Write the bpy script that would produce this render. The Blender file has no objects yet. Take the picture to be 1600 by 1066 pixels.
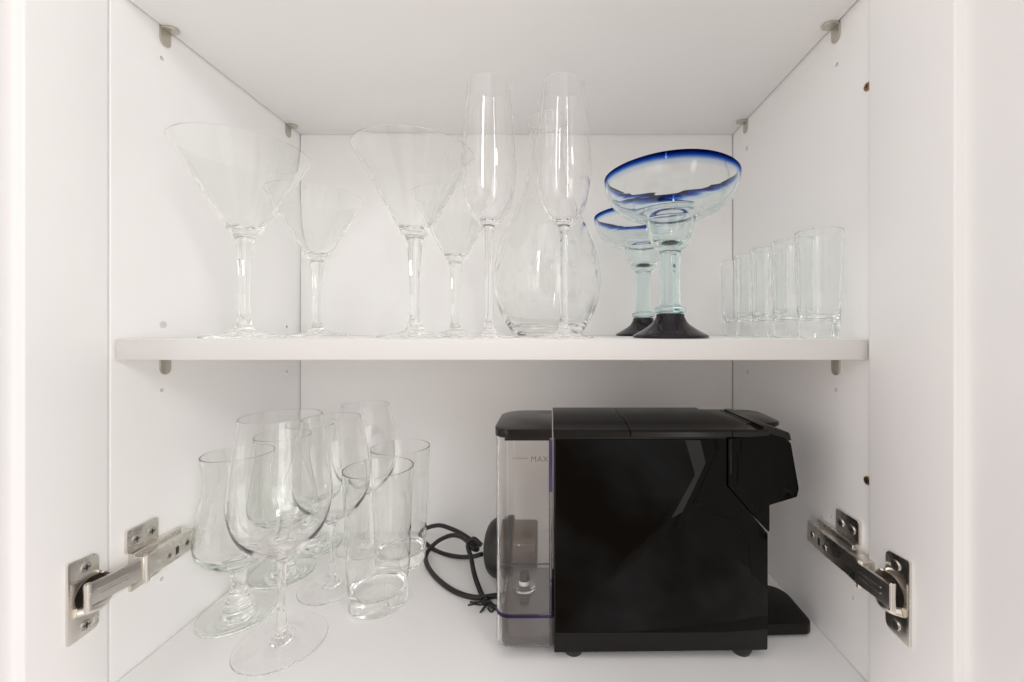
import bpy, bmesh, math
from mathutils import Vector, Matrix

# ------------------------------------------------------------------ camera, light, exposure
S = bpy.context.scene
COL = S.collection
S.render.engine = 'CYCLES'
cy = S.cycles
cy.max_bounces = 64; cy.diffuse_bounces = 6; cy.glossy_bounces = 24
cy.transmission_bounces = 56; cy.transparent_max_bounces = 16
cy.caustics_reflective = True; cy.caustics_refractive = True
cy.blur_glossy = 0.0
cy.sample_clamp_indirect = 0.0
cy.use_denoising = True
S.view_settings.view_transform = 'Standard'
S.view_settings.look = 'None'
S.view_settings.exposure = 0.11
S.view_settings.gamma = 1.0

F = 640.0            # focal length in pixels of the 1600 px wide photograph
VX, VY = 859.0, 516.0
cam = bpy.data.cameras.new('camera')
cam.sensor_width = 36.0
cam.lens = F / 1600.0 * 36.0
cam.shift_x = -(VX - 800.0) / 1600.0
cam.shift_y = -(533.0 - VY) / 1600.0
cam.clip_start = 0.01; cam.clip_end = 50
camo = bpy.data.objects.new('camera', cam); COL.objects.link(camo)
camo.location = (0, 0, 0); camo.rotation_euler = (math.radians(90), 0, 0)
S.camera = camo

W = bpy.data.worlds.new('World'); S.world = W; W.use_nodes = True
wn = W.node_tree.nodes; wl = W.node_tree.links
bg = wn['Background']
tc = wn.new('ShaderNodeTexCoord'); sep = wn.new('ShaderNodeSeparateXYZ'); rmp = wn.new('ShaderNodeValToRGB')
mr = wn.new('ShaderNodeMapRange'); mr.inputs[1].default_value = -1; mr.inputs[2].default_value = 1
wl.new(tc.outputs['Generated'], sep.inputs[0]); wl.new(sep.outputs['Z'], mr.inputs[0])
wl.new(mr.outputs[0], rmp.inputs[0])
# furniture, doorways and pale walls of an ordinary room, only as soft uneven brightness all round
nz = wn.new('ShaderNodeTexNoise'); nz.inputs['Scale'].default_value = 2.3; nz.inputs['Detail'].default_value = 3.0
nr = wn.new('ShaderNodeValToRGB')
nr.color_ramp.elements[0].position = 0.36; nr.color_ramp.elements[0].color = (0.46, 0.37, 0.29, 1)
nr.color_ramp.elements[1].position = 0.64; nr.color_ramp.elements[1].color = (1.5, 1.52, 1.54, 1)
mu = wn.new('ShaderNodeMix'); mu.data_type = 'RGBA'; mu.blend_type = 'MULTIPLY'; mu.inputs['Factor'].default_value = 1.0
wl.new(tc.outputs['Generated'], nz.inputs['Vector']); wl.new(nz.outputs[0], nr.inputs[0])
wl.new(rmp.outputs[0], mu.inputs[6]); wl.new(nr.outputs[0], mu.inputs[7]); wl.new(mu.outputs[2], bg.inputs[0])
# room ambience: lower half brightened as fill light, slightly brighter above
rmp.color_ramp.elements[0].position = 0.38; rmp.color_ramp.elements[0].color = (0.83, 0.785, 0.772, 1)
rmp.color_ramp.elements[1].position = 0.56; rmp.color_ramp.elements[1].color = (0.89, 0.868, 0.865, 1)
bg.inputs[1].default_value = 1.0

def area(name, loc, target, sx, sy, power, color):
    l = bpy.data.lights.new(name, 'AREA'); l.shape = 'RECTANGLE'; l.size = sx; l.size_y = sy
    l.energy = power; l.color = color
    o = bpy.data.objects.new(name, l); COL.objects.link(o); o.location = loc
    d = Vector(target) - Vector(loc)
    o.rotation_euler = d.to_track_quat('-Z', 'Y').to_euler()
    return o
area('key_softbox', (1.05, -1.0, 0.86), (-0.15, 0.5, 0.0), 0.34, 0.40, 6.8, (1.0, 0.98, 0.965))
area('strip_window', (-0.62, -1.35, 0.95), (0.05, 0.5, 0.0), 0.09, 0.80, 3.6, (0.99, 0.99, 1.0))
area('left_fill', (-1.15, -0.95, -0.12), (0.15, 0.5, 0.0), 0.9, 0.9, 2.4, (1.0, 0.90, 0.875))  # added fill lamp on the left, not an actual window
area('right_fill', (1.30, -1.35, -0.25), (-0.2, 0.5, -0.1), 1.3, 1.2, 9.6, (1.0, 0.98, 0.975))  # added low fill lamp that lifts the left wall and lower compartment

# ------------------------------------------------------------------ materials
def mat(name):
    m = bpy.data.materials.new(name); m.use_nodes = True
    return m, m.node_tree.nodes, m.node_tree.links, m.node_tree.nodes['Principled BSDF']

def plain(name, col, rough=0.5, metal=0.0, bump=0.0, scale=400.0, var=0.0, coat=0.0, ior=1.5, rvar=0.0):
    m, n, l, p = mat(name)
    p.inputs['Base Color'].default_value = (*col, 1)
    p.inputs['Roughness'].default_value = rough
    p.inputs['Metallic'].default_value = metal
    p.inputs['IOR'].default_value = ior
    p.inputs['Coat Weight'].default_value = coat
    t = n.new('ShaderNodeTexCoord')
    if bump:
        x = n.new('ShaderNodeTexNoise'); x.inputs['Scale'].default_value = scale; x.inputs['Detail'].default_value = 3
        b = n.new('ShaderNodeBump'); b.inputs['Strength'].default_value = bump; b.inputs['Distance'].default_value = 0.0004
        l.new(t.outputs['Object'], x.inputs['Vector']); l.new(x.outputs[0], b.inputs['Height']); l.new(b.outputs[0], p.inputs['Normal'])
    if var:
        x = n.new('ShaderNodeTexNoise'); x.inputs['Scale'].default_value = 9.0; x.inputs['Detail'].default_value = 6
        c = n.new('ShaderNodeValToRGB')
        c.color_ramp.elements[0].position = 0.3; c.color_ramp.elements[1].position = 0.7
        c.color_ramp.elements[0].color = (*[v * (1 - var) for v in col], 1); c.color_ramp.elements[1].color = (*col, 1)
        l.new(t.outputs['Object'], x.inputs['Vector']); l.new(x.outputs[0], c.inputs[0]); l.new(c.outputs[0], p.inputs['Base Color'])
    if rvar:
        x = n.new('ShaderNodeTexNoise'); x.inputs['Scale'].default_value = 30.0; x.inputs['Detail'].default_value = 5
        q = n.new('ShaderNodeMapRange'); q.inputs[1].default_value = 0.3; q.inputs[2].default_value = 0.7
        q.inputs[3].default_value = max(rough - rvar, 0.01); q.inputs[4].default_value = rough + rvar
        l.new(t.outputs['Object'], x.inputs['Vector']); l.new(x.outputs[0], q.inputs[0]); l.new(q.outputs[0], p.inputs['Roughness'])
    return m

def glass(name, col, ior=1.48, rough=0.0, wob=0.0, wscale=25.0, stretch=1.0):
    m = bpy.data.materials.new(name); m.use_nodes = True
    n = m.node_tree.nodes; l = m.node_tree.links
    n.remove(n['Principled BSDF'])
    g = n.new('ShaderNodeBsdfGlass'); g.inputs['Color'].default_value = (*col, 1)
    g.inputs['IOR'].default_value = ior; g.inputs['Roughness'].default_value = rough
    l.new(g.outputs[0], n['Material Output'].inputs['Surface'])
    if wob:
        t = n.new('ShaderNodeTexCoord'); mp = n.new('ShaderNodeMapping'); mp.inputs['Scale'].default_value = (1, 1, stretch)
        x = n.new('ShaderNodeTexNoise'); x.inputs['Scale'].default_value = wscale; x.inputs['Detail'].default_value = 2
        b = n.new('ShaderNodeBump'); b.inputs['Strength'].default_value = wob; b.inputs['Distance'].default_value = 0.002
        l.new(t.outputs['Object'], mp.inputs[0]); l.new(mp.outputs[0], x.inputs['Vector'])
        l.new(x.outputs[0], b.inputs['Height']); l.new(b.outputs[0], g.inputs['Normal'])
    return m, g

M_WHITE = plain('white_laminate', (0.88, 0.875, 0.868), 0.42, bump=0.05, scale=900, var=0.012, rvar=0.05)
M_DIM_EDGE = plain('white_laminate_dimmed', (0.68, 0.668, 0.65), 0.45, bump=0.05, scale=700, var=0.015)  # laminate colour darkened to tone down the brightly lit shelf front
M_DOOR = plain('white_lacquer', (0.88, 0.875, 0.87), 0.33, bump=0.04, scale=500, var=0.01, rvar=0.05)
M_NICKEL = plain('brushed_nickel', (0.74, 0.71, 0.66), 0.27, metal=1.0, bump=0.12, scale=260, rvar=0.08)
M_DARKMETAL = plain('polished_link_steel', (0.62, 0.59, 0.56), 0.3, metal=1.0, rvar=0.05)
M_SCREW = plain('screw_steel', (0.55, 0.53, 0.50), 0.3, metal=1.0)
M_CUP = plain('cup_hollow_shade', (0.16, 0.145, 0.125), 0.3, metal=1.0, rvar=0.08)  # dark tone stands for the shade inside the hinge cup
M_SLOT = plain('screw_recess', (0.03, 0.03, 0.03), 0.6)
M_BRASS = plain('brass_screw', (0.42, 0.27, 0.11), 0.4, metal=1.0)
M_PIN = plain('shelf_pin_nickel', (0.58, 0.55, 0.49), 0.38, metal=1.0, bump=0.1, scale=300)
M_GLOSS = plain('black_gloss_plastic', (0.0012, 0.0010, 0.0008), 0.02, ior=1.22, rvar=0.01)
M_SATIN = plain('black_satin_plastic', (0.006, 0.005, 0.0045), 0.36, bump=0.15, scale=1500, rvar=0.07, ior=1.32)
M_TOP = plain('black_semi_gloss_plastic', (0.006, 0.0052, 0.0046), 0.20, rvar=0.06, ior=1.40)
M_RUBBER = plain('black_rubber', (0.012, 0.011, 0.010), 0.48, bump=0.1, scale=600)
M_PLUG = plain('plug_body_tank_reflection', (0.13, 0.098, 0.070), 0.45, bump=0.1, scale=500, var=0.2)  # black plug browned and lightened to imitate warm reflections in the tank
M_GREY = plain('grey_tank_support', (0.075, 0.068, 0.068), 0.45, bump=0.1, scale=700, var=0.2)
M_PRINT = plain('grey_print', (0.16, 0.15, 0.15), 0.6)
M_HOLE = plain('hole_plug', (0.66, 0.65, 0.63), 0.5)
M_CLEAR, _ = glass('clear_glass', (0.9965, 0.9985, 0.9965), 1.49)
M_CRYSTAL, _ = glass('crystal_glass', (0.9995, 0.999, 0.999), 1.47)
M_GREEN, _ = glass('soda_glass', (0.989, 0.994, 0.990), 1.50)
M_SHOT, _ = glass('shot_glass', (0.991, 0.996, 0.994))
M_AQUA, _ = glass('blown_aqua_glass', (0.968, 0.988, 0.984), 1.48, wob=0.22, wscale=14, stretch=6.0)
M_STEM, _ = glass('blown_aqua_stem_glass', (0.90, 0.958, 0.958), 1.48, wob=0.12, wscale=40, stretch=0.5)
M_TANK, _ = glass('clear_tank_plastic', (0.983, 0.977, 0.975), 1.46)
M_VIOLET, _ = glass('violet_tank_edge', (0.50, 0.45, 0.72), 1.46)
def blue_rim():
    m, g = glass('cobalt_rim_glass', (1, 1, 1), 1.48, wob=0.03, wscale=20)
    n = m.node_tree.nodes; l = m.node_tree.links
    t = n.new('ShaderNodeTexCoord'); s = n.new('ShaderNodeSeparateXYZ'); q = n.new('ShaderNodeMapRange'); c = n.new('ShaderNodeValToRGB')
    x = n.new('ShaderNodeTexNoise'); x.inputs['Scale'].default_value = 12; ad = n.new('ShaderNodeMath'); ad.operation = 'MULTIPLY_ADD'
    ad.inputs[1].default_value = 0.0022
    l.new(t.outputs['Object'], s.inputs[0]); l.new(t.outputs['Object'], x.inputs['Vector'])
    l.new(x.outputs[0], ad.inputs[0]); l.new(s.outputs['Z'], ad.inputs[2])
    q.inputs[1].default_value = 0.1535; q.inputs[2].default_value = 0.1645
    l.new(ad.outputs[0], q.inputs[0]); l.new(q.outputs[0], c.inputs[0]); l.new(c.outputs[0], g.inputs['Color'])
    e = c.color_ramp.elements
    e[0].position = 0.0; e[0].color = (0.978, 0.992, 0.990, 1)
    e[1].position = 1.0; e[1].color = (0.0, 0.02, 0.20, 1)
    k = e.new(0.40); k.color = (0.80, 0.89, 0.97, 1)
    k = e.new(0.72); k.color = (0.06, 0.25, 0.72, 1)
    return m
M_BLUE = blue_rim()
M_DARKBASE = plain('dark_amethyst_glass', (0.006, 0.002, 0.005), 0.03, ior=1.40, bump=0.05, scale=60)

# ------------------------------------------------------------------ helpers
def link(name, me, m=None, parent=None):
    o = bpy.data.objects.new(name, me); COL.objects.link(o)
    if m: me.materials.append(m)
    if parent: o.parent = parent
    return o
def tag(o, label, cat, group=None, kind=None):
    o['label'] = label; o['category'] = cat
    if group: o['group'] = group
    if kind: o['kind'] = kind
    return o
def empty(name, loc, label, cat, group=None):
    o = bpy.data.objects.new(name, None); COL.objects.link(o); o.location = loc; o.empty_display_size = 0.02
    return tag(o, label, cat, group)
def finish(bm, name, m, parent=None, smooth=None):
    bmesh.ops.recalc_face_normals(bm, faces=bm.faces)
    me = bpy.data.meshes.new(name); bm.to_mesh(me); bm.free()
    if smooth is not None:
        me.shade_smooth()
        me.set_sharp_from_angle(angle=math.radians(smooth))
    return link(name, me, m, parent)
def bm_box(bm, x0, x1, y0, y1, z0, z1, bev=0.0, seg=2):
    r = bmesh.ops.create_cube(bm, size=1.0)
    vs = r['verts']
    for v in vs:
        v.co = Vector((x0 if v.co.x < 0 else x1, y0 if v.co.y < 0 else y1, z0 if v.co.z < 0 else z1))
    if bev:
        es = {e for v in vs for e in v.link_edges}
        bmesh.ops.bevel(bm, geom=list(es), offset=bev, segments=seg, affect='EDGES', profile=0.5)
def box(name, x0, x1, y0, y1, z0, z1, m, parent=None, bev=0.0, seg=2):
    bm = bmesh.new(); bm_box(bm, x0, x1, y0, y1, z0, z1, bev, seg)
    return finish(bm, name, m, parent, 40 if bev else None)
def prism(name, pts, axis, a0, a1, m, parent=None, bev=0.0, seg=2, smooth=35):
    """extrude a 2-D outline: axis 'Y' -> pts are (x,z); 'Z' -> (x,y); 'X' -> (y,z)"""
    bm = bmesh.new()
    def P(u, v, a): return {'Y': (u, a, v), 'Z': (u, v, a), 'X': (a, u, v)}[axis]
    lo = [bm.verts.new(P(u, v, a0)) for u, v in pts]; hi = [bm.verts.new(P(u, v, a1)) for u, v in pts]
    n = len(pts)
    f0 = bm.faces.new(lo); f1 = bm.faces.new(hi[::-1])
    for i in range(n): bm.faces.new((lo[i], lo[(i + 1) % n], hi[(i + 1) % n], hi[i]))
    bmesh.ops.recalc_face_normals(bm, faces=bm.faces)
    if bev:
        es = list(set(f0.edges) | set(f1.edges))
        bmesh.ops.bevel(bm, geom=es, offset=bev, segments=seg, affect='EDGES', profile=0.5, clamp_overlap=True)
    return finish(bm, name, m, parent, smooth)
def rounded(pts, rad, seg=6):
    """round the corners of a polygon; rad: number or list"""
    out = []; n = len(pts)
    for i in range(n):
        r = rad[i] if isinstance(rad, (list, tuple)) else rad
        p = Vector(pts[i]); a = Vector(pts[i - 1]); b = Vector(pts[(i + 1) % n])
        if r <= 0: out.append(tuple(p)); continue
        da = (a - p); db = (b - p); la, lb = da.length, db.length; da.normalize(); db.normalize()
        ang = da.angle(db); t = min(r / math.tan(ang / 2), la * 0.48, lb * 0.48); r2 = t * math.tan(ang / 2)
        c = p + (da + db).normalized() * (r2 / math.sin(ang / 2))
        s = p + da * t - c; e = p + db * t - c
        a0 = math.atan2(s.y, s.x); a1 = math.atan2(e.y, e.x); d = (a1 - a0 + math.pi) % (2 * math.pi) - math.pi
        for k in range(seg + 1):
            th = a0 + d * k / seg
            out.append((c.x + r2 * math.cos(th), c.y + r2 * math.sin(th)))
    return out
def bm_cyl(bm, p0, p1, r0, r1=None, seg=20):
    r1 = r0 if r1 is None else r1
    p0, p1 = Vector(p0), Vector(p1); d = p1 - p0
    mtx = Matrix.Translation((p0 + p1) / 2) @ d.to_track_quat('Z', 'Y').to_matrix().to_4x4()
    bmesh.ops.create_cone(bm, cap_ends=True, segments=seg, radius1=r0, radius2=r1, depth=d.length, matrix=mtx)
def spl(pts, n=6):
    """Catmull-Rom through the points"""
    P = [Vector(p) for p in pts]; out = []
    for i in range(len(P) - 1):
        p0 = P[i - 1] if i else P[0] * 2 - P[1]; p1, p2 = P[i], P[i + 1]
        p3 = P[i + 2] if i + 2 < len(P) else P[-1] * 2 - P[-2]
        for k in range(n):
            t = k / n
            q = 0.5 * ((2 * p1) + (p2 - p0) * t + (2 * p0 - 5 * p1 + 4 * p2 - p3) * t * t + (3 * p1 - p0 - 3 * p2 + p3) * t ** 3)
            out.append(q)
    out.append(P[-1].copy())
    return out
def tube(bm, pts, r, seg=10, n=8):
    P = spl(pts, n); ring0 = None; up = Vector((0.13, 0.2, 1))
    for i, p in enumerate(P):
        d = (P[min(i + 1, len(P) - 1)] - P[max(i - 1, 0)]).normalized()
        s = d.cross(up)
        if s.length < 1e-4: s = d.cross(Vector((1, 0, 0)))
        s.normalize(); up = s.cross(d)
        ring = [bm.verts.new(p + r * (math.cos(a) * s + math.sin(a) * up)) for a in [2 * math.pi * k / seg for k in range(seg)]]
        if ring0:
            for k in range(seg): bm.faces.new((ring0[k], ring0[(k + 1) % seg], ring[(k + 1) % seg], ring[k]))
        else: bm.faces.new(ring[::-1])
        ring0 = ring
    bm.faces.new(ring0)

def norms2d(prof, sharp=()):
    N = []
    for i in range(len(prof)):
        a = prof[max(i - 1, 0)]; b = prof[min(i + 1, len(prof) - 1)]
        t = Vector((b[0] - a[0], b[1] - a[1]))
        if t.length < 1e-9: t = Vector((1, 0))
        t.normalize(); nn = Vector((t.y, -t.x))
        if prof[i][0] < 1e-7: nn = Vector((0, 1 if nn.y > 0 else -1))
        N.append(nn)
    return N
def lathe_meshes(prof, splits, seg=72, warp=None):
    """One watertight profile (from the axis at the bottom, out and up, over the rim, down inside to the axis) cut into
    named open pieces that share their border rings and the normals of the whole."""
    N = norms2d(prof); out = []
    for name, ranges in splits:
        verts, nv, faces = [], [], []
        for i0, i1 in ranges:
            prev = None
            for i in range(i0, i1 + 1):
                r, z = prof[i]; nr, nz = N[i]
                if r < 1e-7:
                    cur = [len(verts)]; verts.append((0, 0, z)); nv.append((0, 0, 1 if nz > 0 else -1))
                else:
                    cur = list(range(len(verts), len(verts) + seg))
                    for k in range(seg):
                        a = 2 * math.pi * k / seg; c, s = math.cos(a), math.sin(a)
                        verts.append((r * c, r * s, z)); nv.append((nr * c, nr * s, nz))
                if prev is not None:
                    for k in range(seg):
                        k2 = (k + 1) % seg
                        if len(prev) == 1: faces.append((prev[0], cur[k2], cur[k]) if len(cur) > 1 else None)
                        elif len(cur) == 1: faces.append((prev[k], prev[k2], cur[0]))
                        else: faces.append((prev[k], prev[k2], cur[k2], cur[k]))
                prev = cur
        if warp: verts = [warp(*v) for v in verts]
        me = bpy.data.meshes.new(name); me.from_pydata(verts, [], [f for f in faces if f]); me.shade_smooth()
        me.normals_split_custom_set_from_vertices(nv)
        me.update(); out.append((name, me))
    return out

def build_profile(foot, stem, bowl_out, bowl_in, rim_t=None):
    """returns (profile list, index of foot/stem border, index of stem/bowl border). Each argument is a list of (r,z)."""
    p = [tuple(q) for q in foot]; i_f = len(p) - 1
    p += [tuple(q) for q in stem]; i_s = len(p) - 1
    p += [tuple(q) for q in bowl_out]; p += [tuple(q) for q in bowl_in]
    return p, i_f, i_s
def arc_rim(ro, ri, z):
    c = (ro + ri) / 2; h = (ro - ri) / 2
    return [(c + h * math.cos(a), z + h * math.sin(a)) for a in [math.pi * k / 6 for k in range(0, 7)]]
def foot_profile(R, th, rise_r, rise_z):
    e = th / 2
    pts = [(0, 0.0004), (R * 0.5, 0.0003), (R - e * 1.5, 0.0)]
    pts += [(R - e + e * math.sin(a), e - e * math.cos(a)) for a in [math.pi * k / 8 for k in range(1, 8)]]
    return pts
def stemware(R, th, stem_pts, bowl_out, bowl_in, n=5):
    """stem_pts run from the foot's upper face up to the bowl; bowl_in runs from the rim down to the axis"""
    foot = foot_profile(R, th, 0, 0)
    allout = spl([(R - th, th)] + stem_pts[0] + stem_pts[1][:], n)
    k1 = len(stem_pts[0]) * n                       # border foot/stem
    p = foot + [tuple(q) for q in allout]
    i_f = len(foot) + k1
    i_s = len(p) - 1
    bo = spl([p[-1]] + bowl_out, n)[1:]
    p += [tuple(q) for q in bo]
    ro, zr = p[-1]; ri = bowl_in[0][0]
    p += arc_rim(ro, ri, zr)[1:-1]
    bi = spl(bowl_in, n)
    p += [tuple(q) for q in bi[:-1]] + [(0.0, bi[-1][1])]
    return p, i_f, i_s, len(p) - 1

# ------------------------------------------------------------------ dimensions of the cabinet (metres, camera at 0,0,0)
XL, XR = -0.398, 0.2918
YF, YB = 0.371, 0.6525
ZB, ZS, ZC = -0.323, -0.0082, 0.311
ZT, TH = 0.60, 0.0193
GAP = 0.0014

def bored_panel(name, x0, x1, holes, face_x, parent):
    bm = bmesh.new(); bm_box(bm, x0, x1, YF, 0.680, ZB - 0.02, ZT, 0.0006, 1)
    o = finish(bm, name, M_WHITE, parent, 40)
    cb = bmesh.new()
    for y, z in holes:
        bm_cyl(cb, (face_x - 0.015, y, z), (face_x + 0.015, y, z), 0.0022, seg=16)
    c = finish(cb, 'cutter', None)
    md = o.modifiers.new('b', 'BOOLEAN'); md.operation = 'DIFFERENCE'; md.object = c; md.solver = 'EXACT'
    dg = bpy.context.evaluated_depsgraph_get()
    me = bpy.data.meshes.new_from_object(o.evaluated_get(dg))
    o.modifiers.clear(); o.data = me
    bpy.data.objects.remove(c, do_unlink=True)
    return o
cab = empty('kitchen_cabinet', ((XL + XR) / 2, YB, ZB), 'white laminate wall cabinet with two open shaker doors, holding the glassware', 'cabinet')
cab_inv = Matrix.Translation(-Vector(cab.location))
def adopt(o, p=cab):
    o.parent = p; o.matrix_parent_inverse = Matrix.Translation(-p.matrix_world.translation) if p is not cab else cab_inv
    return o
left_holes = [(0.4205, 0.279), (0.4205, -0.0615), (0.62, -0.0625), (0.62, 0.0052), (0.4205, -0.255)]
right_holes = [(0.4165, 0.270), (0.604, -0.0613), (0.418, -0.0612), (0.4265, -0.193), (0.395, -0.258)]
sl = bored_panel('side_panel', XL - 0.018, XL, left_holes, XL, None); adopt(sl)
sr = bored_panel('side_panel', XR, XR + 0.018, right_holes, XR, None); adopt(sr)
for (px, y, z, s) in ((XL, 0.4215, 0.0055, 1), (XR, 0.606, 0.269, -1)):
    bm = bmesh.new(); bm_cyl(bm, (px - s * 0.004, y, z), (px + s * 0.0006, y, z), 0.0036, seg=20)
    o = finish(bm, 'hole_plug', M_HOLE, None, 40); adopt(o)
adopt(box('back_panel', XL + GAP, XR - GAP, YB, YB + 0.010, ZB, ZT, M_WHITE))
adopt(box('gap_light_stop', XL, XR, YB + 0.0125, YB + 0.019, ZB - 0.01, ZT, M_WHITE))  # unseen board, added to keep outside light out of the back gaps
adopt(box('bottom_panel', XL + 0.0005, XR - 0.0005, YF + 0.001, YB + 0.012, ZB - 0.019, ZB, M_WHITE, bev=0.0005, seg=1))
adopt(box('top_panel', XL, XR, YF + 0.001, YB + 0.012, ZT - 0.019, ZT - 0.0005, M_WHITE, bev=0.0005, seg=1))

def shelf(z, label):
    o = box('cabinet_shelf', XL + GAP, XR - GAP, 0.375, YB - 0.0012, z - TH, z, M_WHITE, None, 0.0009, 2)
    box('dim_front_strip', XL + GAP + 0.0002, XR - GAP - 0.0002, 0.3738, 0.3752, z - TH + 0.0004, z - 0.0004, M_DIM_EDGE, o, 0.0004, 2)  # added strip, its greyer colour dims the overlit shelf front
    return tag(o, label, 'shelf', 'removable cabinet shelves')
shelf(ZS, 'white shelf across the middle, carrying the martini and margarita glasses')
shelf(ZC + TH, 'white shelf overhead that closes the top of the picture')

# doors: shaker doors swung open at right angles to the cabinet
def door(s, xin, y_stile):
    """s=+1 right, -1 left; xin = inner face"""
    xo = xin + s * 0.020; y1 = 0.3700; y0 = y1 - 0.345
    z0, z1 = ZB - 0.018, ZT
    w = y1 - y_stile
    p = box('door', xin + s * 0.007, xin + s * 0.014, y0 + w - 0.006, y1 - w + 0.006, z0 + w - 0.006, z1 - w + 0.006, M_DOOR)
    adopt(p)
    for (a, b, c, d) in ((y1 - w, y1, z0, z1), (y0, y0 + w, z0, z1)):
        adopt(box('stile', min(xin, xo), max(xin, xo), a, b, c, d, M_DOOR, None, 0.0016, 3), p).matrix_parent_inverse = Matrix()
    for (c, d) in ((z0, z0 + w), (z1 - w, z1)):
        adopt(box('rail', min(xin, xo), max(xin, xo), y0 + w + 0.0002, y1 - w - 0.0002, c, d, M_DOOR, None, 0.0016, 3), p).matrix_parent_inverse = Matrix()
    return p
door(-1, XL - 0.0003, 0.310)
door(1, XR - 0.0040, 0.291)

# hinges ---------------------------------------------------------------------------------------
def screw(bm_head, bm_slot, c, n, r):
    c = Vector(c); n = Vector(n).normalized()
    bm_cyl(bm_head, c - n * 0.001, c + n * 0.0010, r, r * 0.82, 18)
    s = n.cross(Vector((0, 0, 1))).normalized(); u = s.cross(n)
    for a, b in ((s, u), (u, s)):
        q = bmesh.ops.create_cube(bm_slot, size=1.0)
        mtx = Matrix((a, b, n)).transposed().to_4x4()
        for v in q['verts']:
            v.co = c + n * 0.00085 + mtx.to_3x3() @ Vector((v.co.x * r * 1.05, v.co.y * r * 0.26, v.co.z * 0.0006))
def hinge(s, xd, xw, zc, dy=0.0):
    """s: direction from the wall into the cabinet (+1 for the left one); xd door face, xw wall face"""
    def X(base, d): return base + s * d
    def Q(o):
        adopt(o); return o
    # cup plate on the door, slightly bowed, with a flat cup disc behind it
    cut = [(0.3555 + dy - 0.0137 * math.cos(t), zc - 0.0137 * math.sin(t)) for t in [math.radians(108 - 216 * k / 18) for k in range(19)]]
    pts = [(0.3365 + dy, zc - 0.0345), (0.3605 + dy, zc - 0.0325), (0.3605 + dy, zc - 0.0128)] + cut[1:-1] + [(0.3605 + dy, zc + 0.0128), (0.3605 + dy, zc + 0.0325), (0.3365 + dy, zc + 0.0345)]
    pts = rounded(pts, [0.002, 0.006, 0] + [0] * (len(cut) - 2) + [0, 0.006, 0.002], 5)
    h = Q(prism('hinge', pts, 'X', X(xd, 0.0001), X(xd, 0.0021), M_NICKEL, None, 0.0005, 2))
    def sub(o):
        o.parent = h; o.matrix_parent_inverse = Matrix(); return o
    # cup: flat disc coloured dark as the shaded hollow in the plate's cut-out, with its wall standing up behind the plate
    bm = bmesh.new(); bm_cyl(bm, (X(xd, 0.0001), 0.3550 + dy, zc), (X(xd, 0.0006), 0.3550 + dy, zc), 0.0152, seg=40)
    sub(finish(bm, 'cup', M_CUP, None, 40))
    bm = bmesh.new(); seg = 20; rings = []
    for (r, d) in ((0.0176, 0.0002), (0.0176, 0.0048), (0.0170, 0.0056), (0.0160, 0.0052), (0.0156, 0.0008)):
        rings.append([bm.verts.new((X(xd, d), 0.3525 + dy + r * math.cos(t), zc + r * math.sin(t))) for t in [math.radians(-58 + 116 * k / seg) for k in range(seg + 1)]])
    for p_, q_ in zip(rings, rings[1:]):
        for k in range(seg): bm.faces.new((p_[k], p_[k + 1], q_[k + 1], q_[k]))
    bm.faces.new([r_[0] for r_ in rings]); bm.faces.new([r_[-1] for r_ in rings])
    sub(finish(bm, 'cup_wall', M_NICKEL, None, 40))
    # rolled bridge across the cup below the link
    bm = bmesh.new()
    tube(bm, [(X(xd, 0.0022), 0.3425 + dy, zc - 0.0100), (X(xd, 0.0060), 0.348 + dy, zc - 0.0112), (X(xd, 0.0070), 0.356 + dy, zc - 0.0118), (X(xd, 0.003), 0.366 + dy, zc - 0.011)], 0.0036, 12)
    sub(finish(bm, 'cup_bridge', M_NICKEL, None, 60))
    y0, y1 = 0.385 + 2 * dy, 0.4435
    # link between cup and arm
    t = 0.0016
    a = Vector((X(xd, 0.0085), 0.3445 + dy)); b = Vector((X(xw, 0.0150), y0 + 0.0045)); d = (b - a).normalized(); nrm = Vector((-d.y, d.x)) * t
    L = prism('link', [tuple(a), tuple(b), tuple(b + nrm * 2.2), tuple(a + nrm * 2.2)], 'Z', zc - 0.0075, zc + 0.0115, M_DARKMETAL, None, 0.0006, 2); sub(L)
    for zz in (zc - 0.0005, zc + 0.0045):
        bm = bmesh.new(); p = a + d * 0.008; q = a + d * 0.030; off = -nrm.normalized() * 0.0003 * (1)
        o2 = off if off.x * s > 0 else -off
        base = 0.0 if off.x * s > 0 else 1.0
        pp = p + (nrm * 2.2) * base + o2; qq = q + (nrm * 2.2) * base + o2
        bm_cyl(bm, (pp.x, pp.y, zz), (qq.x, qq.y, zz), 0.0006, seg=8); sub(finish(bm, 'rib', M_NICKEL, None, 60))
    bm = bmesh.new(); bm_cyl(bm, (b.x, b.y - 0.001, zc - 0.011), (b.x, b.y - 0.001, zc + 0.014), 0.0028, seg=16); sub(finish(bm, 'pivot', M_NICKEL, None, 40))
    bm = bmesh.new(); bm_cyl(bm, (a.x, a.y + 0.001, zc - 0.010), (a.x, a.y + 0.001, zc + 0.013), 0.0024, seg=16); sub(finish(bm, 'pivot', M_NICKEL, None, 40))
    # arm along the wall: chamfered box, thicker toward the pivot
    
    zz0, zz1 = zc - 0.0085, zc + 0.0135
    arm = prism('arm', rounded([(X(xw, 0.004), y0), (X(xw, 0.0165), y0), (X(xw, 0.0165), y1 - 0.0325), (X(xw, 0.0135), y1), (X(xw, 0.004), y1)], [0.0, 0.0015, 0.01, 0.002, 0.0], 4), 'Z', zz0, zz1, M_NICKEL, None, 0.0018, 3); sub(arm)
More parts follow.
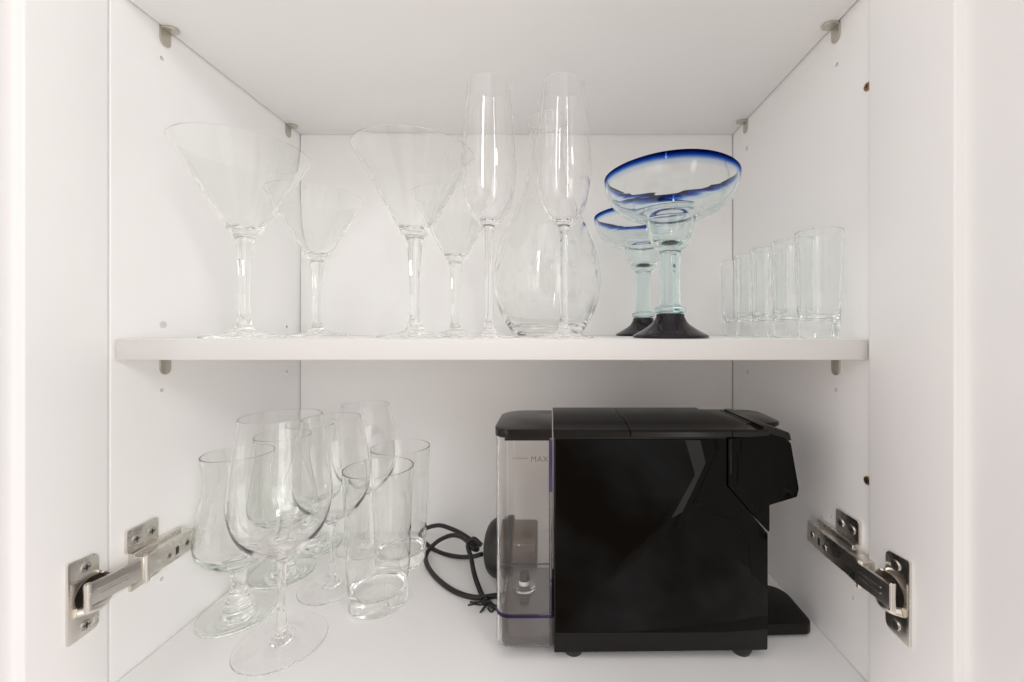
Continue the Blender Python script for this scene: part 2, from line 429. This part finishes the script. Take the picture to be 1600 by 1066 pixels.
    # dark slot and screws on the arm's face
    o = box('slot', min(X(xw, 0.0130), X(xw, 0.0158)), max(X(xw, 0.0130), X(xw, 0.0158)), y1 - 0.0267, y1 - 0.0207, zc - 0.003, zc + 0.0055, M_SLOT, None, 0.0006, 1); sub(o)
    heads = bmesh.new(); slots = bmesh.new()
    scs = [((X(xw, 0.0162), y1 - 0.0330, zc + 0.001), (s, 0, 0), 0.0034), ((X(xw, 0.0140), y1 - 0.0107, zc + 0.0025), (s, 0.1, 0), 0.0046)]
    # mounting plate with its wing above the arm
    wing = prism('mounting_plate', rounded([(0.3825, zc + 0.0165), (0.4135, zc + 0.0165), (0.4135, zc + 0.0395), (0.3825, zc + 0.0395)], 0.003, 4), 'X', X(xw, 0.0001), X(xw, 0.0034), M_NICKEL, None, 0.0006, 2); sub(wing)
    sub(prism('mounting_rail', [(0.386, zc - 0.012), (0.436, zc - 0.010), (0.436, zc + 0.0178), (0.386, zc + 0.0160)], 'X', X(xw, 0.0001), X(xw, 0.0062), M_NICKEL, None, 0.0008, 2))
    sub(prism('mounting_lip', rounded([(0.386, zc - 0.0205), (0.417, zc - 0.0175), (0.417, zc - 0.0125), (0.386, zc - 0.0125)], 0.0015, 3), 'X', X(xw, 0.0001), X(xw, 0.0030), M_NICKEL, None, 0.0005, 2))
    scs += [((X(xw, 0.0036), 0.3905, zc + 0.028), (s, 0, 0), 0.0048), ((X(xw, 0.0036), 0.4055, zc + 0.028), (s, 0, 0), 0.0048)]
    scs += [((X(xd, 0.0023), 0.3495 + dy, zc + 0.0245), (s, 0, 0), 0.0048), ((X(xd, 0.0023), 0.3495 + dy, zc - 0.0245), (s, 0, 0), 0.0048)]
    heads.free(); slots.free()
    for c, n, r in scs:
        hb = bmesh.new(); sb = bmesh.new(); screw(hb, sb, c, n, r)
        so = sub(finish(hb, 'screw', M_SCREW, None, 40))
        # the cross recess is joined to its screw as a second material
        sm = bpy.data.meshes.new('recess'); sb.to_mesh(sm); sb.free()
        bm = bmesh.new(); bm.from_mesh(so.data); k = len(bm.faces); bm.from_mesh(sm)
        bm.faces.ensure_lookup_table()
        for f in bm.faces[k:]: f.material_index = 1
        bm.to_mesh(so.data); bm.free(); so.data.materials.append(M_SLOT); bpy.data.meshes.remove(sm)
    return h
hinge(1, XL - 0.0003, XL, -0.2270)
hinge(-1, XR - 0.0040, XR, -0.2185, -0.0115)

# brass connecting screws half hidden by the right door
for z in (0.2233, -0.1380):
    hb = bmesh.new(); sb = bmesh.new(); screw(hb, sb, (XR - 0.0004, 0.3756, z), (-1, 0, 0), 0.0043)
    so = finish(hb, 'screw', M_BRASS, None, 40); adopt(so)
    sm = bpy.data.meshes.new('recess'); sb.to_mesh(sm); sb.free()
    bm = bmesh.new(); bm.from_mesh(so.data); k = len(bm.faces); bm.from_mesh(sm); bm.faces.ensure_lookup_table()
    for f in bm.faces[k:]: f.material_index = 1
    bm.to_mesh(so.data); bm.free(); so.data.materials.append(M_SLOT); bpy.data.meshes.remove(sm)

# spoon-shaped shelf supports
def support(s, xw, y, z, label):
    """wall flap plus tongue under the shelf; s into the cabinet; z underside of the shelf"""
    e = empty('shelf_support', (xw, y, z), label, 'shelf support', 'metal shelf supports')
    n = 14; w = 0.0058
    pts = [(-w, 0.0)] + [(-w * math.cos(a) , -0.0125 - w * math.sin(a)) for a in [math.pi * k / n for k in range(n + 1)]] + [(w, 0.0)]
    prism('wall_flap', [(p, q) for p, q in pts], 'X', s * 0.0002, s * 0.0020, M_PIN, e, 0.0005, 2)
    pts = [(s * 0.0005, -w)] + [(s * (0.0085 + w * math.sin(a)), -w * math.cos(a)) for a in [math.pi * k / n for k in range(n + 1)]] + [(s * 0.0005, w)]
    prism('tongue', pts, 'Z', -0.0026, -0.0004, M_PIN, e, 0.0006, 2)
    return e
support(1, XL, 0.423, ZC, 'metal spoon support under overhead shelf, front left')
support(1, XL, 0.622, ZC, 'metal spoon support under overhead shelf, back left corner')
support(-1, XR, 0.4165, ZC, 'metal spoon support under overhead shelf, front right')
support(-1, XR, 0.609, ZC, 'metal spoon support under overhead shelf, back right corner')
support(1, XL, 0.423, ZS - TH, 'metal support under the middle shelf on the left wall')
support(-1, XR, 0.4165, ZS - TH, 'metal support under the middle shelf on the right wall')

# ------------------------------------------------------------------ glassware
def place(name, pieces, mats, loc, label, cat, group, rot=0.0):
    e = empty(name, loc, label, cat, group); e.rotation_euler = (0, 0, rot)
    for (nm, me) in pieces:
        if not me.materials: me.materials.append(mats[nm] if isinstance(mats, dict) else mats)
        o = bpy.data.objects.new(nm, me); COL.objects.link(o); o.parent = e
    return e
LIFT = 0.0003
# martini
p, a, b, c = stemware(0.0365, 0.0022,
    ([(0.024, 0.0040), (0.012, 0.0072), (0.0072, 0.0125)], [(0.0050, 0.024), (0.0046, 0.045), (0.0058, 0.075), (0.0082, 0.0985), (0.0100, 0.1035)]),
    [(0.0165, 0.1115), (0.0350, 0.1465), (0.0591, 0.1880)],
    [(0.0580, 0.1880), (0.0336, 0.1470), (0.0160, 0.1165), (0.0085, 0.1112), (0.0, 0.1100)])
mart = lathe_meshes(p, [('foot', [(0, a)]), ('stem', [(a, b)]), ('bowl', [(b, c)])])
for (x, y, lab) in ((-0.3093, 0.415, 'large martini glass nearest the left wall, front of middle shelf'),
                    (-0.3165, 0.557, 'martini glass behind the leftmost martini glass, by the back left corner'),
                    (-0.1378, 0.418, 'front martini glass standing beside the left champagne flute'),
                    (-0.1313, 0.568, 'martini glass at the back, seen between front martini glass and left flute')):
    place('martini_glass', mart, M_GREEN, (x, y, ZS + LIFT), lab, 'glass', 'martini glasses')
# champagne flutes
p, a, b, c = stemware(0.0300, 0.0018,
    ([(0.016, 0.0035), (0.0075, 0.0070), (0.0048, 0.0130)], [(0.0038, 0.026), (0.0036, 0.060), (0.0038, 0.095), (0.0052, 0.1100), (0.0085, 0.1145)]),
    [(0.0165, 0.1225), (0.0240, 0.1400), (0.0272, 0.1660), (0.0262, 0.1950), (0.0235, 0.2270), (0.0210, 0.2530)],
    [(0.0202, 0.2530), (0.0227, 0.2270), (0.0254, 0.1950), (0.0263, 0.1660), (0.0230, 0.1405), (0.0155, 0.1245), (0.0080, 0.1185), (0.0, 0.1170)])
flut = lathe_meshes(p, [('foot', [(0, a)]), ('stem', [(a, b)]), ('bowl', [(b, c)])])
for (x, y, lab) in ((-0.0609, 0.410, 'tall champagne flute beside the front martini glass'),
                    (0.0141, 0.410, 'tall champagne flute in front of the round carafe')):
    place('champagne_flute', flut, M_CRYSTAL, (x, y, ZS + LIFT), lab, 'glass', 'champagne flutes')
# carafe: one blown vessel
out = spl([(0.0, 0.0035), (0.025, 0.0022), (0.0385, 0.0004), (0.0445, 0.0030), (0.0575, 0.0220), (0.0672, 0.0480), (0.0702, 0.0740), (0.0655, 0.1060), (0.0530, 0.1400),
           (0.0390, 0.1720), (0.0275, 0.2020), (0.0222, 0.2300), (0.0215, 0.2500), (0.0238, 0.2700), (0.0275, 0.2830)], 6)
inn = spl([(0.0259, 0.2830), (0.0222, 0.2700), (0.0198, 0.2500), (0.0204, 0.2300), (0.0256, 0.2020), (0.0370, 0.1720), (0.0509, 0.1400), (0.0634, 0.1060),
           (0.0681, 0.0740), (0.0650, 0.0490), (0.0545, 0.0250), (0.0410, 0.0105), (0.0260, 0.0082), (0.0, 0.0092)], 6)
po = [tuple(q) for q in out]; pi = [tuple(q) for q in inn]; pi[-1] = (0.0, pi[-1][1]); po[0] = (0.0, po[0][1])
prof = po + arc_rim(po[-1][0], pi[0][0], po[-1][1])[1:-1] + pi
kb = 18; kn = 9 * 6 + 6; n2 = len(prof) - 1
ki = len(po) + 5 + 4 * 6
car = lathe_meshes(prof, [('base', [(0, kb)]), ('body', [(kb, kn), (ki, n2)]), ('neck', [(kn, ki)])], 96)
place('glass_carafe', car, M_CLEAR, (-0.0034, 0.540, ZS + LIFT), 'pear-shaped clear glass carafe behind the right champagne flute', 'carafe', None)

# margarita glasses: hand-blown, blue rim, dark foot
def margarita(sc):
    st = spl([(0.0, 0.0250), (0.0122, 0.0252), (0.0152, 0.0270), (0.0146, 0.0305), (0.0112, 0.0325), (0.0104, 0.0360), (0.0100, 0.0600), (0.0104, 0.0850), (0.0112, 0.0885)], 5)
    bo = spl([(0.0112, 0.0885), (0.0178, 0.0955), (0.0218, 0.1050), (0.0238, 0.1170), (0.0268, 0.1222), (0.0400, 0.1250), (0.0530, 0.1322), (0.0615, 0.1420), (0.0655, 0.1530), (0.0666, 0.1630)], 6)
    bi = spl([(0.0640, 0.1630), (0.0630, 0.1532), (0.0590, 0.1435), (0.0510, 0.1348), (0.0385, 0.1282), (0.0245, 0.1252), (0.0212, 0.1180), (0.0192, 0.1070), (0.0150, 0.0995), (0.0075, 0.0958), (0.0, 0.0952)], 6)
    so = [tuple(q) for q in st]; so[0] = (0.0, so[0][1]); bo = [tuple(q) for q in bo][1:]; bi = [tuple(q) for q in bi]; bi[-1] = (0.0, bi[-1][1])
    prof = so + bo + arc_rim(bo[-1][0], bi[0][0], bo[-1][1])[1:-1] + bi
    i1 = len(so) - 1; i2 = len(so) + len(bo) - 1 - 13; i3 = len(so) + len(bo) + 5 + 13; n = len(prof) - 1
    def tilt(x, y, z):
        k = max(0.0, (z - 0.115) / 0.055)
        a = math.atan2(y, x); r = math.hypot(x, y) * (1 + 0.012 * k * math.sin(2 * a + 0.6))
        return (r * math.cos(a), r * math.sin(a), z + 0.004 * k * x + 0.0009 * k * math.sin(3 * a))
    return lathe_meshes(prof, [('stem', [(0, i1)]), ('bowl', [(i1, i2), (i3, n)]), ('blue_rim', [(i2, i3)])], 96, tilt)
mg = margarita(1)
ft = spl([(0.0, 0.0006), (0.033, 0.0), (0.0372, 0.0008), (0.0366, 0.0030), (0.0270, 0.0085), (0.0180, 0.0150), (0.0142, 0.0215), (0.0128, 0.0246), (0.0, 0.0248)], 5)
ft = [(max(q[0], 0.0), q[1]) for q in ft]; ft[0] = (0.0, ft[0][1]); ft[-1] = (0.0, ft[-1][1])
mf = lathe_meshes(ft, [('foot', [(0, len(ft) - 1)])], 72)
for (x, y, lab, rot) in ((0.1234, 0.420, 'blue-rimmed margarita glass with dark foot, in front', 0.0), (0.1286, 0.563, 'blue-rimmed margarita glass half hidden behind the front one', 2.2)):
    place('margarita_glass', mg + mf, {'stem': M_STEM, 'bowl': M_AQUA, 'blue_rim': M_BLUE, 'foot': M_DARKBASE}, (x, y, ZS + LIFT), lab, 'glass', 'margarita glasses', rot)

# tumblers: thick base, straight flared wall
def tumbler(Rb, Rt, H, wall, base_t, seg=72):
    o = [(0.0, 0.0012), (Rb * 0.78, 0.0006), (Rb - 0.0022, 0.0), (Rb - 0.0008, 0.0006), (Rb, 0.0024)]
    o += [(Rb + (Rt - Rb) * t, 0.0024 + (H - 0.0024) * t) for t in (0.08, 0.16, 0.3, 0.5, 0.75, 1.0)]
    kb = 6
    ri = lambda z: Rb + (Rt - Rb) * (z / H) - wall
    i = [(ri(H), H)] + [(ri(z) - (0.0006 if z < base_t * 1.6 else 0), z) for z in (H * .75, H * .5, H * .3, base_t * 1.6)]
    r0 = ri(base_t) - 0.0012
    i += [(r0 - 0.0004, base_t + 0.0035), (r0 - 0.0022, base_t + 0.0010), (r0 - 0.006, base_t), (r0 * .5, base_t + 0.0006), (0.0, base_t + 0.0010)]
    prof = o + arc_rim(o[-1][0], i[0][0], H)[1:-1] + i
    ki = len(o) + 5 + 4
    return lathe_meshes(prof, [('base', [(0, kb), (ki, len(prof) - 1)]), ('wall', [(kb, ki)])], seg)
tb = tumbler(0.0334, 0.0396, 0.159, 0.0013, 0.0160)
for (x, y, lab) in ((-0.2036, 0.488, 'straight highball tumbler standing foremost on the cabinet floor'), (-0.2088, 0.5735, 'highball tumbler directly behind the front one, beside the black cord')):
    place('highball_tumbler', tb, M_CLEAR, (x, y, ZB + LIFT), lab, 'glass', 'highball tumblers')
sg = tumbler(0.0172, 0.0206, 0.1030, 0.0017, 0.0175)
ords = ('foremost and largest-looking of the row of five shot glasses', 'second shot glass from the front of the row of five', 'middle shot glass in the row of five',
        'fourth shot glass from the front of the row of five', 'rearmost shot glass of the row of five')
for k, (x, y) in enumerate(((0.2625, 0.400), (0.2620, 0.4435), (0.2600, 0.4860), (0.2605, 0.5270), (0.2600, 0.5690))):
    place('shot_glass', sg, M_SHOT, (x, y, ZS + LIFT), 'tall narrow ' + ords[k] if k != 0 else 'tall narrow shot glass, foremost of the row of five by the wall', 'glass', 'row of shot glasses')

# wine glasses
p, a, b, c = stemware(0.0425, 0.0018,
    ([(0.030, 0.0026), (0.0130, 0.0045), (0.0068, 0.0095)], [(0.0048, 0.018), (0.0039, 0.040), (0.0039, 0.068), (0.0052, 0.0850), (0.0095, 0.0905)]),
    [(0.0240, 0.0985), (0.0390, 0.1160), (0.0460, 0.1400), (0.0462, 0.1600), (0.0430, 0.1900), (0.0394, 0.2150), (0.0370, 0.2340)],
    [(0.03640, 0.2340), (0.03880, 0.2150), (0.04240, 0.1900), (0.04560, 0.1600), (0.04530, 0.1400), (0.03810, 0.1175), (0.0230, 0.1010), (0.0095, 0.0950), (0.0, 0.0940)])
w1 = lathe_meshes(p, [('foot', [(0, a)]), ('stem', [(a, b)]), ('bowl', [(b, c)])], 84)
place('wine_glass', w1, M_CRYSTAL, (-0.2772, 0.4235, ZB + LIFT), 'large thin wine glass, foremost on the cabinet floor', 'glass', 'wine glasses')
p, a, b, c = stemware(0.0385, 0.0018,
    ([(0.027, 0.0026), (0.0120, 0.0045), (0.0062, 0.0090)], [(0.0044, 0.018), (0.0037, 0.040), (0.0037, 0.062), (0.0050, 0.0780), (0.0090, 0.0830)]),
    [(0.0235, 0.0915), (0.0385, 0.1100), (0.0445, 0.1330), (0.0440, 0.1520), (0.0400, 0.1800), (0.0358, 0.2000), (0.0330, 0.2120)],
    [(0.03240, 0.2120), (0.03520, 0.2000), (0.03940, 0.1800), (0.04340, 0.1520), (0.04380, 0.1330), (0.03760, 0.1115), (0.0225, 0.0940), (0.0090, 0.0875), (0.0, 0.0865)])
w2 = lathe_meshes(p, [('foot', [(0, a)]), ('stem', [(a, b)]), ('bowl', [(b, c)])], 84)
for (x, y, lab) in ((-0.2747, 0.517, 'wine glass standing between the foremost wine glass and the one at the back wall'), (-0.2740, 0.610, 'rearmost wine glass, against the back wall behind the tumblers')):
    place('wine_glass', w2, M_CRYSTAL, (x, y, ZB + LIFT), lab, 'glass', 'wine glasses')
# short-stemmed tulip glasses
p, a, b, c = stemware(0.0390, 0.0030,
    ([(0.027, 0.0052), (0.0150, 0.0085), (0.0118, 0.0125), (0.0125, 0.0165)], [(0.0098, 0.0200), (0.0075, 0.030), (0.0072, 0.042), (0.0095, 0.0520), (0.0160, 0.0570)]),
    [(0.0300, 0.0650), (0.0388, 0.0770), (0.0410, 0.0900), (0.0395, 0.1050), (0.0350, 0.1300), (0.0318, 0.1500), (0.0318, 0.1650), (0.0345, 0.1830)],
    [(0.03350, 0.1830), (0.03080, 0.1650), (0.03070, 0.1500), (0.03380, 0.1300), (0.03830, 0.1050), (0.03970, 0.0910), (0.03740, 0.0790), (0.0285, 0.0690), (0.0150, 0.0635), (0.0, 0.0620)])
tu = lathe_meshes(p, [('foot', [(0, a)]), ('stem', [(a, b)]), ('bowl', [(b, c)])], 84)
for (x, y, lab) in ((-0.3540, 0.466, 'short-stemmed tulip glass in front, close to left wall beside the hinge'), (-0.3560, 0.547, 'middle tulip glass of the three along the left wall'), (-0.3540, 0.6115, 'rearmost tulip glass of the three along the left wall')):
    place('tulip_glass', tu, M_GREEN, (x, y, ZB + LIFT), lab, 'glass', 'tulip glasses')

# ------------------------------------------------------------------ coffee machine
YM = 0.400
def mx(px): return (px - VX) * YM / F
def mz(py): return (VY - py) * YM / F
cm = empty('coffee_machine', (mx(1030), 0.455, ZB), 'glossy black capsule coffee machine with clear water tank, standing on the cabinet floor', 'coffee machine')
def part(o, p=None):
    if p is None:
        o.parent = cm; o.matrix_parent_inverse = Matrix.Translation(-Vector(cm.location))
    else:
        o.parent = p
    return o
Y2 = 0.506
P2 = lambda L: [(mx(a), mz(b)) for a, b in L]
body = part(prism('body', rounded(P2([(866, 683), (1136.5, 683), (1136.5, 760), (1201, 835), (1201, 1018), (866, 1022)]), [0.001, 0.0005, 0.001, 0.001, 0.002, 0.001], 3), 'Y', YM + 0.0016, Y2, M_SATIN, None, 0.0012, 2))
part(prism('side_panel', rounded(P2([(867.5, 687), (1135.5, 687), (1135.5, 760.5), (1200, 836), (1200, 984), (1130, 989), (867.5, 990)]), [0.001, 0.001, 0.001, 0.001, 0.001, 0.006, 0.001], 3), 'Y', YM, YM + 0.003, M_GLOSS, None, 0.0007, 2))
part(prism('brew_head', rounded(P2([(1138.3, 686), (1204, 681), (1236, 690), (1249, 764), (1246, 777), (1203, 790), (1203, 834), (1138.3, 759.2)]), [0.0005, 0.001, 0.006, 0.003, 0.003, 0.001, 0.001, 0.0005], 5), 'Y', YM + 0.0004, Y2 - 0.006, M_GLOSS, None, 0.0022, 4))
part(prism('head_cap', rounded(P2([(1196, 668), (1208, 668), (1238, 678), (1241, 690), (1235, 691.5), (1206, 684), (1196, 684)]), [0.0, 0.002, 0.003, 0.001, 0.001, 0, 0], 4), 'Y', YM + 0.004, Y2 - 0.010, M_TOP, None, 0.0012, 2))
# top cover with a sloping front shoulder, split in two lids
for (a, b) in ((864.5, 985.0), (986.0, 1145.0)):
    prof = [(YM + 0.0008, mz(683.5)), (YM + 0.0008, mz(676)), (YM + 0.0035, mz(673)), (0.424, -0.0960), (0.428, -0.0945), (0.500, -0.0945), (0.506, -0.0985), (0.506, mz(683.5))]
    x1 = mx(b)
    part(prism('top_lid', prof, 'X', mx(a), x1, M_TOP, None, 0.0005, 1, 25))
prof = [(YM + 0.0008, mz(683.5)), (YM + 0.0008, mz(676)), (YM + 0.0035, mz(673)), (0.424, -0.0980), (0.428, -0.0968), (0.500, -0.0968), (0.504, -0.1000), (0.504, mz(683.5))]
part(prism('top_rear_cover', prof, 'X', mx(1145.6), mx(1203), M_TOP, None, 0.0006, 2, 25))
lev = rounded([(mx(1188), 0.4265), (0.2440, 0.4265), (0.2475, 0.495), (mx(1188), 0.497)], [0.001, 0.014, 0.016, 0.001], 7)
part(prism('lever', lev, 'Z', -0.1008, -0.0962, M_TOP, None, 0.0016, 3))
tr = rounded([(mx(1196), 0.428), (0.2778, 0.430), (0.2795, 0.496), (mx(1196), 0.500)], [0, 0.010, 0.022, 0], 7)
tray = part(prism('drip_tray', tr, 'Z', ZB + 0.0025, ZB + 0.0150, M_SATIN, None, 0.0022, 3))
for (px, y) in ((896, 0.4135), (1157, 0.4135), (920, 0.488), (1140, 0.488)):
    x = (px - VX) * y / F
    bm = bmesh.new(); bm_cyl(bm, (x, y, ZB + 0.0002), (x, y, ZB + 0.0040), 0.0090, 0.0108, 24); bm_cyl(bm, (x, y, ZB + 0.0038), (x, y, mz(1016)), 0.0108, 0.0108, 24)
    part(finish(bm, 'foot', M_RUBBER, None, 40))
# water tank: open-topped shell with a floor, skirt below, lid above
tx0, tx1, ty0, ty1 = mx(773), mx(863.2), YM + 0.0022, 0.494
def plan(inset, r):
    return rounded([(tx0 + inset, ty0 + inset), (tx1 - inset, ty0 + inset), (tx1 - inset, ty1 - inset), (tx0 + inset, ty1 - inset)], [r, 0.0015, 0.0015, r], 8)
bm = bmesh.new()
ztop, zfl, zbo = mz(684), mz(964), mz(1012.5)
oL, iL = plan(0, 0.0135), plan(0.0022, 0.0115)
def ring(pts, z): return [bm.verts.new((x, y, z)) for x, y in pts]
def bridge(a, b):
    for k in range(len(a)): bm.faces.new((a[k], a[(k + 1) % len(a)], b[(k + 1) % len(b)], b[k]))
r = [ring(iL, zfl - 0.0035), ring(iL, zbo), ring(oL, zbo), ring(oL, (zbo + ztop) / 2), ring(oL, ztop), ring(iL, ztop), ring(iL, zfl)]
for q, w in zip(r, r[1:]): bridge(q, w)
bm.faces.new(r[0]); bm.faces.new(r[-1])
tank = part(finish(bm, 'water_tank', M_TANK, None, 30))
# violet moulded rim line at the tank floor, as a slim proud bead
bm = bmesh.new(); o1, o2 = plan(-0.0005, 0.014), plan(0.0003, 0.0132)
r = [ring(o2, zfl - 0.0030), ring(o1, zfl - 0.0026), ring(o1, zfl - 0.0004), ring(o2, zfl)]
for q, w in zip(r, r[1:] + r[:1]): bridge(q, w)
part(finish(bm, 'floor_bead', M_VIOLET, None, 30), tank)
bm = bmesh.new(); bm_box(bm, mx(858.0), mx(863.4), ty0 - 0.0008, ty0 + 0.0006, mz(770), mz(688), 0.0004, 2)
part(finish(bm, 'edge_rib', M_VIOLET, None, 40), tank)
bm = bmesh.new(); bm_box(bm, mx(788), mx(859), ty0 - 0.0006, ty0 + 0.0008, mz(689.5), mz(685.5), 0.0004, 2)
part(finish(bm, 'rim_bead', M_SATIN, None, 40), tank)
lid = part(prism('tank_lid', rounded([(mx(770.5), YM + 0.0008), (mx(862.6), YM + 0.0008), (mx(862.6), 0.497), (mx(770.5), 0.497)], [0.016, 0.0005, 0.0005, 0.032], 12), 'Z', mz(685), -0.0972, M_TOP, None, 0.0036, 5))
bm = bmesh.new(); cx, cyv = mx(815), 0.447
bm_cyl(bm, (cx, cyv, zfl + 0.0004), (cx, cyv, zfl + 0.0035), 0.0125, 0.0110, 28)
part(finish(bm, 'valve_collar', M_TANK, None, 40), tank)
bm = bmesh.new(); bm_cyl(bm, (cx, cyv, zfl + 0.0040), (cx, cyv, zfl + 0.0085), 0.0058, 0.0058, 24); v1 = finish(bm, 'valve_ring', M_HOLE, None, 40); part(v1, tank)
bm = bmesh.new(); bm_cyl(bm, (cx, cyv, zfl + 0.0087), (cx, cyv, zfl + 0.0160), 0.0060, 0.0052, 24); part(finish(bm, 'valve_cap', M_RUBBER, None, 40), tank)
g = rounded([(tx0 + 0.005, ty0 + 0.0045), (tx1 + 0.006, ty0 + 0.0045), (tx1 + 0.006, ty1 - 0.004), (tx0 + 0.005, ty1 - 0.004)], [0.010, 0, 0, 0.010], 6)
part(prism('tank_support', g, 'Z', ZB + 0.0095, zfl - 0.0050, M_GREY, None, 0.001, 2))
# printed MAX line on the tank
fc = bpy.data.curves.new('mark', 'FONT'); fc.body = 'MAX'; fc.size = 0.0075; fc.extrude = 0.00004; fc.space_character = 1.15
to = bpy.data.objects.new('mark_tmp', fc); COL.objects.link(to)
me = bpy.data.meshes.new_from_object(to.evaluated_get(bpy.context.evaluated_depsgraph_get())); bpy.data.objects.remove(to, do_unlink=True)
me.transform(Matrix.Translation((mx(829), ty0 - 0.0002, mz(722.5))) @ Matrix.Rotation(math.radians(90), 4, 'X'))
part(link('max_mark', me, M_PRINT), tank)
part(box('fill_line', mx(801), mx(825), ty0 - 0.0003, ty0 - 0.0001, mz(717.6), mz(716.8), M_PRINT), tank)

# power plug behind the tank (turned about its horizontal axis)
pf = spl([(0.0, -0.041), (0.016, -0.0395), (0.029, -0.034), (0.036, -0.024), (0.0385, -0.012), (0.0385, -0.004)], 5)
pf = [tuple(q) for q in pf] + [(0.0372, -0.0030), (0.0340, -0.0025), (0.0330, 0.0), (0.0330, 0.026), (0.0318, 0.029), (0.0, 0.029)]
pf[0] = (0.0, pf[0][1])
for nm, me in lathe_meshes(pf, [('power_plug', [(0, 26)]), ('plug_body', [(26, len(pf) - 1)])], 48):
    me.transform(Matrix.Translation((-0.045, 0.537, ZB + 0.0392)) @ Matrix.Rotation(math.radians(90), 4, 'Y'))
    if nm == 'power_plug': plug = part(link(nm, me, M_RUBBER))
    else: part(link(nm, me, M_PLUG), plug)
# power cord and its tie
def C(px, py, y): return ((px - VX) * y / F, y, (VY - py) * y / F)
def Cf(px, py):
    y = 0.3196 * F / (py - VY); return C(px, py, y)
path = [C(753, 866, .555), C(737, 870, .562), C(715, 870, .575), C(689, 864, .592), C(671, 854, .605), C(658, 840, .612), C(664, 827, .612), C(685, 821, .606), C(704, 826, .598),
        C(721, 834, .588), C(738, 846, .572), C(746, 858, .560), C(739, 857, .553), C(729, 845, .566), C(718, 838, .580), C(704, 837, .592), C(687, 844, .596), C(673, 856, .590), Cf(665, 870), Cf(668, 884),
        Cf(680, 901), Cf(700, 918), Cf(722, 929), Cf(747, 934), Cf(774, 931), C(790, 932, .492), C(792, 946, .478), C(775, 950, .474), C(757, 936, .487), C(747, 915, .503), C(740, 893, .520), C(736, 871, .540), C(731, 852, .556), C(740, 842, .562), C(752, 852, .556)]
bm = bmesh.new(); tube(bm, path, 0.0030, 12, 8)
cord = finish(bm, 'power_cord', M_RUBBER, None, 60)
part(cord)
bm = bmesh.new()
for q in ([C(760, 941, .478), C(752, 945, .476), C(741, 944, .474), C(731, 946, .472)], [C(760, 939, .480), C(750, 941, .478), C(742, 941, .478), C(734, 941, .478)],
          [C(760, 946, .474), C(754, 953, .470), C(750, 958, .4685), C(754, 952, .471), C(758, 947, .474)], [C(762, 950, .472), C(767, 956, .469), C(771, 953, .470), C(764, 945, .473)]):
    tube(bm, q, 0.0011, 8, 5)
for k in range(3):
    cc = Vector(C(757 + k * 3, 937 + k * 4, .484 - k * .003)); 
    tube(bm, [cc + Vector((0.0042 * math.cos(a), 0.0, 0.0042 * math.sin(a))) for a in [2 * math.pi * j / 10 for j in range(11)]], 0.0011, 8, 3)
tt = finish(bm, 'twist_tie', M_RUBBER, None, 60); tt.parent = cord
